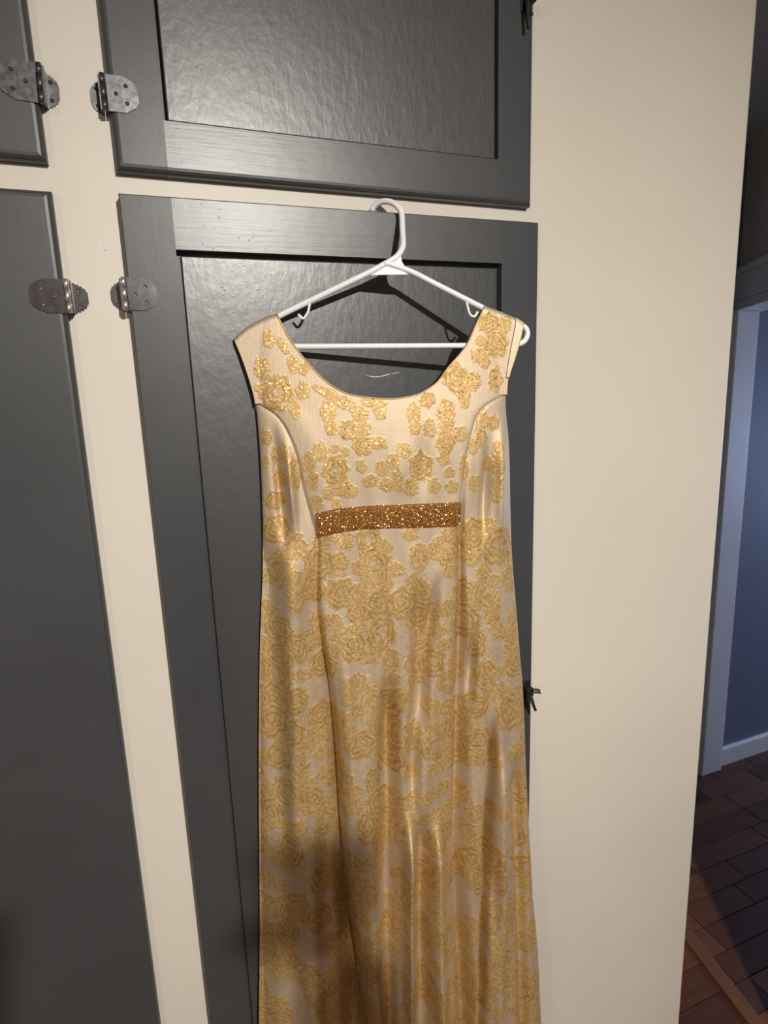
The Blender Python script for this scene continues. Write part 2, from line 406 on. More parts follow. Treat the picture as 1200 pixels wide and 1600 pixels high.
def latch(door, x, z, f, mat, smat, hang=False):
    lt = from_bm('latch', box_bm(x-.011, x+.011, f-.0022, f, z-.019, z+.019, .0015, 2), mat, door)
    o = box('latch_case', x-.007, x+.009, f-.017, f-.002, z-.009, z+.010, mat, lt, .003, 3)
    for a, c, l in ((.006, .008, .016), (.002, .0, .020)):
        tube('latch_prong', [(x+.002, f-.012-a, z+c), (x+l*.75, f-.017-a, z+c+.0005), (x+l, f-.02-a, z+c-.001)], .0021, mat, lt, 10, .003)
    if hang:
        tube('latch_lever', [(x-.004, f-.010, z+.004), (x-.007, f-.014, z-.012), (x-.007, f-.015, z-.030), (x-.006, f-.016, z-.047)], .0032, mat, lt, 10, .003)
    else:
      tube('latch_lever', [(x+.002, f-.012, z-.003), (x+.003, f-.019, z-.012), (x+.004, f-.023, z-.022), (x+.007, f-.026, z-.032)], .0030, mat, lt, 10, .003, rad=lambda t: .0036-.0010*t)
    tube('latch_lever', [(x-.002, f-.008, z-.003), (x-.001, f-.012, z-.016), (x+.0, f-.014, z-.028)], .003, mat, lt, 10, .003)
    screw(lt, x+.006, f-.0022, z-.0145, smat); screw(lt, x-.004, f-.0022, z+.0145, smat)
    return lt
latch(LR, .629, 1.176, -.018, M['black'], M['black'])
latch(UR, .624, 2.3365, -.018, M['black'], M['screw'], True)

# ---------------------------------------------------------------- hanger
TH = R(-13); ORG = (.3543, -.068, 1.83)
hg = empty('clothes_hanger', ORG, (0, 0, TH))
tag(hg, 'white plastic tube clothes hanger hooked over the grey door, holding the dress', 'hanger')
RT = .0043
HOOK = [(-.0175, .1690), (-.0154, .1735), (-.0134, .1765), (-.0096, .1798), (-.002, .1835), (.0073, .184), (.0156, .1815), (.022, .1764), (.0265, .1704), (.0277, .1619), (.0272, .1446), (.0267, .1272), (.0251, .1202), (.0211, .114), (.0162, .1088), (.0066, .1027), (-.003, .0983)]
def hook_y(x, z):           # the hook leans back over the top of the door
    t = max(0, min(1, (z-.105)/.065)); t = t*t*(3-2*t)
    y = .036*t
    if z > .16: y += max(0, (.0277-x))*.62
    return y
tube('hook', [(x+.12*hook_y(x, z), hook_y(x, z), z+.27*hook_y(x, z)) for x, z in HOOK], RT*1.03, M['plastic'], hg, 14, .003)
LARM = [(-.003, .0983), (-.0223, .0887), (-.0795, .0636), (-.1553, .0301), (-.1977, .0085), (-.2095, .0022), (-.2135, -.0036), (-.2125, -.0095), (-.2055, -.0130)]
RARM = [(.0008, .1), (.0234, .0928), (.0442, .0847), (.072, .071), (.1518, .0325), (.1925, .0131), (.2079, .0085), (.2152, .0032), (.2174, -.0044), (.2134, -.0139), (.2051, -.0185), (.1959, -.0201)]
BAR = [(-.2055, -.0130), (-.1305, -.0149), (.1164, -.0193), (.1959, -.0201)]
# the right end swings a little forward, so the loop stays whole: all in the hanger's own plane
tube('arm', [(x, 0, z) for x, z in LARM], RT, M['plastic'], hg, 14, .003)
tube('arm', [(x, 0, z) for x, z in RARM], RT, M['plastic'], hg, 14, .003)
tube('bottom_bar', [(x, 0, z) for x, z in BAR], RT*.97, M['plastic'], hg, 14, .006)
from_bm('web', prism_bm([(-.0305, .0835), (.0325, .0839), (.022, .0905), (.0008, .1000), (-.018, .0905)], -.0012, .0012), M['plastic'], hg)
from_bm('web', prism_bm([(.0035, .0985), (.0068, .1025), (.0205, .1115), (.0222, .108), (.0236, .1010), (.0300, .0910), (.0225, .0935)], -.0012, .0012), M['plastic'], hg)
LH = [(-.1135, .0475), (-.1163, .0357), (-.1189, .0304), (-.1234, .0251), (-.1274, .0252), (-.1314, .0306)]
RH = [(.1203, .0455), (.1243, .0292), (.1287, .0236), (.1338, .0235), (.1378, .0299)]
tube('accessory_hook', [(x, -.001, z) for x, z in LH], .0019, M['plastic'], hg, 10, .002)
tube('accessory_hook', [(x, -.001, z) for x, z in RH], .0019, M['plastic'], hg, 10, .002)

# ---------------------------------------------------------------- dress
dr = empty('evening_dress', ORG, (0, 0, TH))
tag(dr, 'long sleeveless champagne and gold rose brocade dress with a beaded band, on the white hanger', 'dress')
LEDGE = [(-.2257, -.0015), (-.2197, -.0167), (-.2105, -.0482), (-.2023, -.0847), (-.2007, -.1124), (-.2005, -.1593), (-.2018, -.2167), (-.2049, -.2855), (-.21, -.3561), (-.2157, -.4076), (-.2215, -.4601), (-.2272, -.5248), (-.2355, -.6249), (-.2423, -.7174), (-.251, -.8501), (-.2601, -.9896), (-.2759, -1.1913), (-.2930, -1.42)]
REDGE = [(.2085, .0130), (.2020, -.0164), (.1917, -.0484), (.1846, -.0664), (.1827, -.0876), (.1829, -.1149), (.1846, -.1357), (.1874, -.1556), (.1898, -.198), (.1914, -.2599), (.1943, -.3417), (.1981, -.3942), (.2043, -.4583), (.2108, -.5358), (.2159, -.5834), (.2206, -.6745), (.224, -.7523), (.2334, -.902), (.2401, -1.0165), (.2523, -1.1384), (.2619, -1.3098), (.268, -1.42)]
LTOP = [(-.2257, -.0015), (-.2091, .0120), (-.1912, .0218), (-.1734, .0293), (-.1625, .0318)]
RTOP = [(.148, .0385), (.1729, .0300), (.188, .0238), (.2002, .0188), (.2085, .0130)]
LNECK = [(-.1625, .0318), (-.1497, .0021), (-.1398, -.0142), (-.1296, -.0288), (-.1141, -.0483), (-.099, -.0643), (-.0827, -.0769), (-.0669, -.0848), (-.0499, -.0892), (-.0211, -.0935), (.0003, -.0947)]
RNECK = [(.148, .0385), (.132, .0083), (.12, -.0155), (.1069, -.032), (.0878, -.0512), (.0717, -.0706), (.0566, -.0815), (.0396, -.0895), (.0181, -.0935), (.0003, -.0947)]
SEAML = [(-.2008, -.0947), (-.1817, -.1040), (-.165, -.1223), (-.153, -.1506), (-.1455, -.1791), (-.1413, -.2174), (-.1325, -.2616), (-.1225, -.3069), (-.1272, -.3572), (-.130, -.4084), (-.1256, -.4723), (-.1176, -.5499), (-.114, -.6638), (-.1131, -.7949), (-.1077, -.934), (-.1008, -1.0273), (-.0817, -1.2117), (-.07, -1.42)]
SEAMR = [(.1828, -.0947), (.1571, -.1020), (.1321, -.1222), (.1219, -.1535), (.1126, -.1922), (.1061, -.2415), (.1026, -.3024), (.1015, -.4291), (.0984, -.5398), (.0929, -.6551), (.0872, -.7756), (.086, -.8895), (.0892, -1.0364), (.0945, -1.2506), (.098, -1.42)]
def curve(pts):
    a = np.array(sorted(pts, key=lambda p: p[1])); zz, xx = a[:, 1], a[:, 0]
    zf = np.linspace(zz[0], zz[-1], 900); xf = np.interp(zf, zz, xx)
    k = 15; ker = np.ones(k)/k
    pad = np.concatenate([2*xf[0]-xf[k//2:0:-1], xf, 2*xf[-1]-xf[-2:-k//2-1:-1]])
    xs = np.convolve(pad, ker, 'valid')
    return lambda z: np.interp(z, zf, xs)
cL, cR, cSL, cSR = curve(LEDGE), curve(REDGE), curve(SEAML), curve(SEAMR)
def spl(pts, n):
    P = resample([(p[0], 0, p[1]) for p in pts], .002); a = np.array([(p.x, p.z) for p in P])
    d = np.r_[0, np.cumsum(np.hypot(*np.diff(a, axis=0).T))]
    s = np.linspace(0, d[-1], n); return np.c_[np.interp(s, d, a[:, 0]), np.interp(s, d, a[:, 1])]
ZN = -.0947
rng = np.random.default_rng(11)
def wav(x, f, ph): return np.sin(x*f+ph)
def ss(a, b_, v): t_ = np.clip((v-a)/(b_-a), 0, 1); return t_*t_*(3-2*t_)
FOLDS = [  # (x points, z points, depth, half width, z fade in, z fade out)   + = ridge
    ([.035, .028, .02, .01], [-.38, -.5, -.62, -.75], -.0050, .010, -.36, -.78),
    ([.07, .045, .03], [-.35, -.47, -.62], -.0050, .009, -.36, -.66),
    ([.124, .120, .112], [-.44, -.52, -.62], -.0060, .007, -.45, -.63),
    ([.155, .150, .137, .128, .122], [-.62, -.73, -.9, -1.1, -1.35], -.0100, .0065, -.62, -1.9),
    ([.165, .165, .158], [-.70, -.9, -1.3], .0060, .013, -.68, -1.9),
    ([.003, .000, -.006, -.012], [-.78, -.83, -.98, -1.3], .0100, .010, -.76, -1.9),
    ([-.022, -.03, -.04, -.05], [-.55, -.7, -.95, -1.3], -.0085, .013, -.52, -1.9),
    ([.028, .026, .02, .015], [-.76, -.85, -1.0, -1.3], -.0095, .012, -.76, -1.9),
    ([.052, .05, .046], [-.8, -.95, -1.3], .0075, .012, -.78, -1.9),
    ([.20, .205, .215], [-.7, -.95, -1.3], -.0075, .012, -.7, -1.9),
    ([-.20, -.205, -.21], [-.3, -.6, -1.2], -.0030, .016, -.28, -1.9),
    ([-.165, -.17, -.18], [-.28, -.6, -1.2], .0040, .020, -.26, -1.9),
    ([.172, .172, .170], [-.12, -.2, -.32], .0035, .010, -.12, -.36),
    ([.150, .146, .140], [-.16, -.24, -.32], -.0040, .007, -.15, -.34),
    ([-.178, -.176, -.172], [-.11, -.2, -.32], -.0030, .007, -.11, -.34),
    ([-.160, -.158, -.155], [-.14, -.22, -.30], .0035, .007, -.13, -.33),
    ([.045, .045, .043], [-.13, -.2, -.26], -.0020, .010, -.13, -.255),
    ([.01, .01, .01], [-.15, -.2, -.25], .0018, .014, -.14, -.255),
]
_zb = np.linspace(-.10, 1.5, 800); _bb = np.interp(_zb, [-.04, .05, .16, .27, .5, .9, 1.4], [.008, .014, .028, .024, .034, .056, .072])
_k = np.hanning(111); _bb = np.convolve(np.pad(_bb, 55, 'edge'), _k/_k.sum(), 'valid')
def BC(z): return np.interp(-z, _zb, _bb)
def front_out(x, z):
    xl, xr = cL(z), cR(z)
    s = (2*x-(xl+xr))/(xr-xl); s = np.clip(s, -1, 1)
    B = BC(z)
    o = B*np.sqrt(np.clip(1-np.abs(s)**2.4, 0, 1))
    # seams: sharp valley at the princess seams, deepening into folds
    aL = np.interp(-z, [.10, .25, .35, .5, .7, 1.0, 1.4], [.002, .004, .006, .021, .033, .040, .042])
    dx = x-cSL(z)
    wL = np.interp(-z, [.1, .5, 1.4], [.006, .012, .022])
    o = o - aL*np.where(dx < 0, np.exp(-np.abs(dx)/(wL*1.3)), np.exp(-(dx/(wL*.42))**2)) + .55*aL*np.exp(-((dx-.022-wL*.5)/.020)**2)
    aR = np.interp(-z, [.10, .25, .35, .5, .7, 1.0, 1.4], [.0015, .004, .012, .025, .038, .045, .045])
    dx = x-cSR(z); wR = np.interp(-z, [.1, .4, .6, 1.4], [.004, .006, .016, .019])
    o = o - aR*np.where(dx > 0, np.exp(-(dx/(wR*.9))**2), np.exp(-np.abs(dx)/(wR*.85)))
    for xs, zs, a, w, zi, zo in FOLDS:
        xc = np.interp(-z, [-q for q in zs], xs)
        m_ = ss(-zi, -zi+.10, -z)*(1-ss(-zo-.10, -zo, -z))
        o = o + 3.3*a*m_*np.exp(-((x-xc)/w)**2)
    e = ss(0, .35, 1-np.abs(s))
    g_ = ss(.25, .9, -z)*e
    xx = x*(1-.25*ss(.3, 1.3, -z))
    o = o + g_*.0036*(np.sin(xx*95+2*z+1.3)+.7*np.sin(xx*151-3*z+.4)+.5*np.sin(xx*233+5*z))
    o = o + e*.0007*(np.sin(x*170+z*22)+np.sin(x*110-z*31+1))*ss(.10, .3, -z)
    omin = (-.048-.225*x)/.974 + .0015+.006*ss(.85, 1.3, -z)
    return np.maximum(o, np.maximum(omin, 0)+.002*np.sqrt(np.clip(1-s*s, 0, 1)))

# rose and leaf motifs: kind, x, z, half width, half height, turn
MOT = [(1, -0.169, -0.08, 0.0246, 0.0282, 0.3),
       (0, -0.175, -0.004, 0.0092, 0.0136, 0),
       (0, -0.188, -0.044, 0.0123, 0.0169, 0.1),
       (0, -0.143, -0.04, 0.0085, 0.0133, 0),
       (0, -0.127, -0.046, 0.0095, 0.0115, 0.5),
       (0, -0.194, -0.072, 0.0075, 0.0078, 0),
       (0, -0.131, -0.078, 0.0114, 0.0132, 0.3),
       (0, -0.144, -0.106, 0.0086, 0.0149, -0.1),
       (0, -0.155, -0.014, 0.0067, 0.0137, -0.5),
       (0, -0.096, -0.083, 0.0232, 0.0076, 0.5),
       (0, -0.096, -0.109, 0.0117, 0.0154, 0.1),
       (0, -0.093, -0.133, 0.0098, 0.0117, 0),
       (1, -0.068, -0.138, 0.0142, 0.0153, 0),
       (0, -0.046, -0.137, 0.0119, 0.0137, 0.4),
       (0, -0.049, -0.115, 0.0138, 0.012, 0.3),
       (0, -0.019, -0.112, 0.009, 0.0136, 0),
       (1, -0.047, -0.162, 0.0164, 0.0149, 0),
       (0, -0.025, -0.159, 0.0145, 0.0089, 0.2),
       (0, -0.07, -0.099, 0.0215, 0.0088, 0.3),
       (0, -0.029, -0.099, 0.0198, 0.0077, 0.1),
       (1, -0.189, -0.144, 0.0085, 0.0119, 0),
       (0, -0.179, -0.17, 0.0057, 0.014, 0),
       (0, -0.164, -0.168, 0.0087, 0.0166, 0.1),
       (0, -0.193, -0.181, 0.0054, 0.0113, 0),
       (1, -0.151, -0.197, 0.0097, 0.0248, 0),
       (0, -0.173, -0.205, 0.0116, 0.0159, 0),
       (0, -0.129, -0.182, 0.0107, 0.0158, 0.1),
       (0, -0.112, -0.167, 0.0108, 0.0148, 0),
       (0, -0.09, -0.164, 0.0089, 0.0071, 0),
       (0, -0.074, -0.169, 0.0069, 0.0083, 0),
       (1, -0.09, -0.196, 0.0203, 0.0244, 0),
       (0, -0.051, -0.192, 0.009, 0.0104, 0),
       (0, -0.125, -0.21, 0.0098, 0.015, 0.2),
       (0, -0.039, -0.215, 0.0126, 0.0101, 0),
       (0, -0.02, -0.198, 0.0101, 0.0121, 0),
       (1, -0.183, -0.239, 0.0165, 0.015, 0),
       (0, -0.121, -0.244, 0.0099, 0.0126, 0),
       (0, -0.076, -0.227, 0.0181, 0.0126, 0.2),
       (0, -0.102, -0.229, 0.01, 0.0121, 0),
       (0, -0.091, -0.248, 0.0084, 0.0106, 0),
       (1, 0.153, 0.013, 0.0168, 0.0155, 0),
       (1, 0.164, -0.018, 0.0201, 0.0202, 0),
       (0, 0.178, 0.009, 0.0107, 0.0118, 0.2),
       (0, 0.141, -0.013, 0.0102, 0.008, 0),
       (0, 0.137, -0.036, 0.0148, 0.012, 0.5),
       (0, 0.147, -0.044, 0.0083, 0.0101, 0),
       (1, 0.098, -0.066, 0.0205, 0.0244, -0.5),
       (0, 0.126, -0.073, 0.0136, 0.0141, -0.3),
       (0, 0.111, -0.096, 0.0103, 0.0182, 0),
       (0, 0.163, -0.07, 0.0121, 0.0201, 0),
       (1, 0.053, -0.098, 0.0126, 0.0121, 0),
       (0, 0.031, -0.116, 0.0111, 0.0161, 0.1),
       (0, 0.033, -0.138, 0.0092, 0.0111, 0),
       (0, 0.055, -0.139, 0.0103, 0.0144, 0),
       (0, 0.081, -0.116, 0.0144, 0.0198, 0),
       (0, 0.081, -0.136, 0.0124, 0.0124, 0),
       (1, 0.079, -0.162, 0.015, 0.0186, 0),
       (0, 0.103, -0.151, 0.0125, 0.0121, 0),
       (0, 0.076, -0.186, 0.0104, 0.0126, 0),
       (1, 0.157, -0.137, 0.0106, 0.0125, 0),
       (0, 0.139, -0.132, 0.0088, 0.0165, 0.2),
       (0, 0.137, -0.155, 0.0106, 0.0187, 0),
       (0, 0.124, -0.172, 0.0084, 0.0127, 0),
       (0, 0.149, -0.2, 0.0096, 0.0124, 0),
       (0, 0.165, -0.178, 0.0098, 0.0169, 0),
       (1, 0.165, -0.205, 0.0112, 0.0121, 0),
       (0, 0.164, -0.23, 0.0086, 0.0131, 0),
       (0, 0.162, -0.251, 0.0087, 0.0127, 0),
       (0, 0.125, -0.228, 0.0107, 0.013, 0),
       (0, 0.109, -0.202, 0.0085, 0.0207, 0),
       (0, 0.085, -0.209, 0.0095, 0.0087, 0),
       (0, 0.014, -0.171, 0.0126, 0.0112, 0.3),
       (0, -0.003, -0.186, 0.0102, 0.0125, 0),
       (1, 0.04, -0.197, 0.019, 0.0229, 0),
       (0, 0.003, -0.215, 0.0086, 0.0205, 0),
       (0, 0.06, -0.228, 0.0105, 0.0128, 0),
       (0, 0.023, -0.228, 0.0128, 0.0148, 0),
       (0, -0.02, -0.11, 0.01, 0.0148, 0),
       (0, -0.022, -0.157, 0.0105, 0.0091, 0),
       (0, -0.021, -0.195, 0.0093, 0.0105, 0),
       (0, -0.014, -0.222, 0.0127, 0.0106, 0),
       (0, 0.088, -0.232, 0.011, 0.0108, 0),
       (1, -0.078, -0.472, 0.0223, 0.0281, 0),
       (1, -0.163, -0.469, 0.0237, 0.0277, 0),
       (1, -0.199, -0.521, 0.0237, 0.0282, 0),
       (1, -0.172, -0.557, 0.0221, 0.0243, 0),
       (1, -0.068, -0.78, 0.0217, 0.033, 0),
       (1, -0.056, -0.703, 0.0139, 0.0237, 0),
       (1, -0.042, -0.615, 0.0211, 0.0276, 0),
       (1, 0.085, -0.334, 0.027, 0.0293, 0),
       (1, 0.165, -0.333, 0.0298, 0.0339, 0),
       (1, 0.187, -0.621, 0.0295, 0.0382, 0),
       (1, 0.126, -0.492, 0.0163, 0.0292, 0),
       (0, -0.092, -0.34, 0.0147, 0.0204, 0),
       (0, -0.163, -0.39, 0.0175, 0.0258, 0),
       (0, -0.179, -0.333, 0.021, 0.0201, 0),
       (1, -0.038, -0.344, 0.026, 0.0248, 0),
       (1, -0.066, -0.42, 0.0202, 0.0191, 0),
       (1, 0.078, -0.427, 0.0148, 0.0152, 0),
       (1, 0.037, -0.478, 0.0137, 0.022, 0),
       (0, 0.037, -0.397, 0.0145, 0.0234, 0),
       (0, 0.033, -0.339, 0.0163, 0.0229, 0),
       (1, -0.018, -0.505, 0.0146, 0.0221, 0),
       (0, -0.003, -0.357, 0.0142, 0.0125, 0),
       (1, -0.185, -0.283, 0.0245, 0.0236, 0),
       (0, -0.158, -0.309, 0.0191, 0.0199, 0),
       (1, 0.155, -0.445, 0.0152, 0.0221, 0)]
def scatter():
    r = random.Random(4); out = list(MOT)
    def far(x, z, d):
        return all(((x-m_[1])/(d*.95))**2+((z-m_[2])/(d*1.1))**2 > 1 for m_ in out if abs(m_[2]-z) < .08)
    for k in range(5200):
        z = r.uniform(-1.42, -.30); x = r.uniform(-.29, .27)
        big = r.random() < .66
        # bunches with satin showing between
        den = math.sin(x*38+1.7*math.sin(z*17))*math.sin(z*26+x*9+1)
        if den < -.5: continue
        d = .033 if big else .022
        if far(x, z, d):
            if big: out.append((1, x, z, r.uniform(.020, .028), r.uniform(.022, .032), r.uniform(-.4, .4)))
            else: out.append((0, x, z, r.uniform(.011, .018), r.uniform(.013, .023), r.uniform(-3.1, 3.1)))
    return out
MOTS = scatter()
def vnoise(x, z, f, seed):
    g = np.random.default_rng(seed).random((64, 64)); a = x*f; c = z*f
    i, j = np.floor(a).astype(int), np.floor(c).astype(int); u, v = a-i, c-j; u = u*u*(3-2*u); v = v*v*(3-2*v)
    G = lambda p, q: g[p % 64, q % 64]
    return (G(i, j)*(1-u)+G(i+1, j)*u)*(1-v)+(G(i, j+1)*(1-u)+G(i+1, j+1)*u)*v
def pattern(x, z):
    sh = x.shape; x = x.ravel(); z = z.ravel()
    g = np.zeros_like(x); ln = np.zeros_like(x); sd = np.full_like(x, .5)
    order = np.argsort(z); zs = z[order]
    for idx, (k, cx, cz, ax, az, rt) in enumerate(MOTS):
        m_ = max(ax, az)*1.35
        a, c = np.searchsorted(zs, cz-m_), np.searchsorted(zs, cz+m_)
        ii = order[a:c]; ii = ii[np.abs(x[ii]-cx) < m_]
        if len(ii) == 0: continue
        xi, zi = x[ii], z[ii]
        w1 = vnoise(xi, zi, 150, idx % 7)-.5; w2 = vnoise(xi, zi, 150, 9+idx % 7)-.5; hi = vnoise(xi, zi, 620, 20+idx % 5)-.5
        dx, dz = xi-cx+w1*.0024, zi-cz+w2*.0024
        u = (dx*math.cos(rt)-dz*math.sin(rt))/ax; v = (dx*math.sin(rt)+dz*math.cos(rt))/az
        t_ = np.arctan2(v, u); rd = np.hypot(u, v)
        ph = idx*1.7
        if k == 1:
            rr_ = rd/(1+.07*np.sin(6*t_+ph)+.05*np.sin(11*t_+2*ph))
            q = rr_*3.1+t_/(2*math.pi)+.13*np.sin(3*t_+ph)+.05*np.sin(7*t_)+.05*hi
            fr = q-np.floor(q)
            l_ = np.exp(-((fr-.5)/.11)**2)*(rr_ > .10)*(rr_ < .95)*(.55+.45*np.sin(2.5*t_+ph))
            shade = .30+.70*np.abs(fr-.5)*2*(.65+.35*np.sin(5*t_+ph*2))
            pale = .8*np.exp(-(rr_/.25)**2)*(1 if idx % 3 == 0 else .3)
        else:
            rr_ = rd/(1+.07*np.sin(5*t_+ph)+.05*np.sin(13*t_+ph))
            q = (v*(1 if idx % 2 else -1))*(1.6+.25*(idx % 4))+1.1*np.abs(u)+.25*np.sin(4*t_+ph)+ph+.16*hi; fr = q-np.floor(q)
            l_ = np.maximum(.36*np.exp(-((fr-.5)/.13)**2)*(rr_ < .9), .5*np.exp(-(u/.06)**2)*(rr_ < .85))
            shade = .45+.45*np.abs(fr-.5)*2
            pale = 0
        inn = 1-ss(.93, 1.04, rr_+.16*hi+.10*w1); gg = inn*(1-pale)
        g[ii] = np.maximum(g[ii]*(1-inn*.5), gg)
        ln[ii] = ln[ii]*(1-inn)+l_*inn
        sd[ii] = sd[ii]*(1-inn)+shade*inn
    # small all-over sprig between the roses of the skirt
    f = vnoise(x, z, 120, 31)*.6+vnoise(x, z, 300, 33)*.4; f = .38*ss(.50, .64, f)*ss(.24, .5, -z)
    sd = np.where(f > g, .5, sd); g = np.maximum(g, f)
    return g.reshape(sh), ln.reshape(sh), sd.reshape(sh)

def grid_mesh(name, X, Z, O, mat, parent, weave=True, back=False):
    h, w = X.shape
    if weave:
        g, ln, sd = pattern(X, Z)
        O = O+(.0003+.00012*sd)*g-.00014*ln*g
    co = np.stack([X, -O, Z], -1).reshape(-1, 3).astype(np.float32)
    idx = np.arange(h*w).reshape(h, w)
    q = np.stack([idx[:-1, :-1], idx[1:, :-1], idx[1:, 1:], idx[:-1, 1:]], -1).reshape(-1, 4)
    if back: q = q[:, ::-1]
    me = bpy.data.meshes.new(name); me.vertices.add(len(co)); me.vertices.foreach_set('co', co.ravel())
    nq = len(q); me.loops.add(nq*4); me.loops.foreach_set('vertex_index', q.ravel().astype(np.int32))
    me.polygons.add(nq); me.polygons.foreach_set('loop_start', np.arange(0, nq*4, 4, dtype=np.int32))
    me.polygons.foreach_set('use_smooth', np.ones(nq, bool))
    me.update(calc_edges=True)
    if weave:
        ca = me.color_attributes.new('rose_weave', 'FLOAT_COLOR', 'POINT')
        c = np.zeros((len(co), 4), np.float32); c[:, 0] = g.ravel(); c[:, 1] = (ln*g).ravel(); c[:, 2] = sd.ravel(); c[:, 3] = 1
        ca.data.foreach_set('color', c.ravel())
    return me
def join_grids(name, parts, mat, parent):
    """several grids of one cloth piece into one mesh"""
    bm = bmesh.new()
    for me in parts: bm.from_mesh(me)
    for me in parts: bpy.data.meshes.remove(me)
    bmesh.ops.remove_doubles(bm, verts=[v for v in bm.verts if v.is_boundary], dist=.00025)
    me = bpy.data.meshes.new(name); bm.to_mesh(me); bm.free()
    return link(name, me, mat, parent)
ST = .0009
def between(fa, fb, z0, z1, nz, nx):
    z = np.linspace(z0, z1, nz)[:, None]; s = np.linspace(0, 1, nx)[None, :]
    Z = np.repeat(z, nx, 1); X = fa(z)+(fb(z)-fa(z))*s
    return X, Z
ZB = -1.42
# centre front below the neck, between the seams
nz = int((ZN-ZB)/ST)
X, Z = between(cSL, cSR, ZN, ZB, nz, 340)
parts = [grid_mesh('c', X, Z, front_out(X, Z), None, None)]
# the two straps: from the outer edge in to the neck curve
def strap(top, edge, neck, edgef, nx):
    nk = spl(neck, 260)                                 # rows run along the neck curve from shoulder to centre
    zt_e = edge[0][1]
    u = np.linspace(0, 1, 260)
    ez = np.interp(u, np.linspace(0, 1, 260), np.interp((nk[:, 1]-nk[-1, 1])/(nk[0, 1]-nk[-1, 1]), [0, 1], [ZN, zt_e]))
    ex = edgef(ez)
    s = np.linspace(0, 1, nx)[None, :]
    X = ex[:, None]+(nk[:, 0]-ex)[:, None]*s; Z = ez[:, None]+(nk[:, 1]-ez)[:, None]*s
    tp = spl(top, 200); tp = tp[np.argsort(tp[:, 0])]
    # bow the first rows up onto the shoulder line
    w = (np.clip(1-np.arange(260)/60, 0, 1)**2)[:, None]
    Zt = np.interp(X, tp[:, 0], tp[:, 1]); line = Z[0:1, :]
    Z = Z+w*(np.interp(X[0], tp[:, 0], tp[:, 1])-Z[0])[None, :]
    d = np.clip((np.interp(X, tp[:, 0], tp[:, 1])-Z)/.011, 0, 1)
    O = np.maximum(front_out(X, Z), .0075)*np.sqrt(np.clip(1-(1-d)**2, 0, 1))
    return X, Z, O
XL, ZL, OL = strap(LTOP, LEDGE, LNECK, cL, 190); parts.append(grid_mesh('l', XL, ZL, OL, None, None))
XR, ZR, OR_ = strap(RTOP, REDGE, RNECK, cR, 190); parts.append(grid_mesh('r', XR[:, ::-1], ZR[:, ::-1], OR_[:, ::-1], None, None))
fp = join_grids('front_panel', parts, M['brocade'], dr)
for fa, fb, nx in ((cL, cSL, 170), (cSR, cR, 170)):
    X, Z = between(fa, fb, ZN-.0006, ZB, nz, nx)
    link('side_panel', grid_mesh('side_panel', X, Z, front_out(X, Z), None, None), M['brocade'], dr)
# back of the dress: coarse, lies against the door
def back_out(x, z):
    xl, xr = cL(z), cR(z); s = np.clip((2*x-(xl+xr))/(xr-xl), -1, 1)
    omin = (-.048-.225*x)/.974+.0015+.006*ss(.85, 1.3, -z)
    return np.maximum(np.maximum(omin, 0)-.010*(1-s*s), omin)
X, Z = between(cL, cR, ZN-.012, ZB, 200, 60)
bp_ = [grid_mesh('b', X, Z, back_out(X, Z), None, None, True, True)]
for XX, ZZ, OO in ((XL, ZL, OL), (XR[:, ::-1], ZR[:, ::-1], OR_[:, ::-1])):
    XX, ZZ, OO = XX[::4, ::6], ZZ[::4, ::6].copy(), OO[::4, ::6]
    wv = ss(.0, 1, np.linspace(0, 1, XX.shape[0]))[:, None]
    om = (-.048-.225*XX)/.974+.001
    bp_.append(grid_mesh('b', XX, ZZ-.012*wv, np.maximum(-np.minimum(OO, .0075), np.minimum(om, 0)), None, None, True, True))
join_grids('back_panel', bp_, M['brocade'], dr)
# piping round the neck
nl = spl(LNECK, 70); nr = spl(RNECK, 70)[::-1]
nk = np.r_[nl, nr[1:]]
tpz = nk[0, 1]
ny = []
for x, z in nk:
    d = min(1, max(0, (max(.0318 if x < 0 else .0385, z)-z)/.011))
    ny.append((x, -max(float(front_out(np.array([x]), np.array([z]))[0]), .0075)*math.sqrt(max(0, 1-(1-d)**2))-.0003, z))
tube('neck_piping', ny, .0011, M['binding'], dr, 6, .003)
# satin facing turned out along the right armhole
FA = [(.1961, .0190), (.1923, -.0031), (.1874, -.0265), (.1825, -.0549), (.1806, -.0692)]
fi = spl(FA, 60); fe_z = np.linspace(.0120, -.0692, 60); fe = np.c_[cR(fe_z)+.0006, fe_z]
s = np.linspace(0, 1, 8)[None, :]
X = fi[:, :1]+(fe[:, :1]-fi[:, :1])*s; Z = fi[:, 1:]+(fe[:, 1:]-fi[:, 1:])*s
tp = spl(RTOP, 200); d = np.clip((np.interp(X, tp[:, 0], tp[:, 1])-Z)/.011, 0, 1)
O = np.maximum(front_out(np.minimum(X, cR(Z)), Z), .0075)*np.sqrt(np.clip(1-(1-d)**2, 0, 1))+.0016
me = grid_mesh('armhole_facing', X, Z, O, None, None, False)
o = link('armhole_facing', me, M['satin'], dr); o['label'] = 'plain satin facing folded out at the right armhole'
mod = o.modifiers.new('thick', 'SOLIDIFY'); mod.thickness = .001; mod.offset = 1

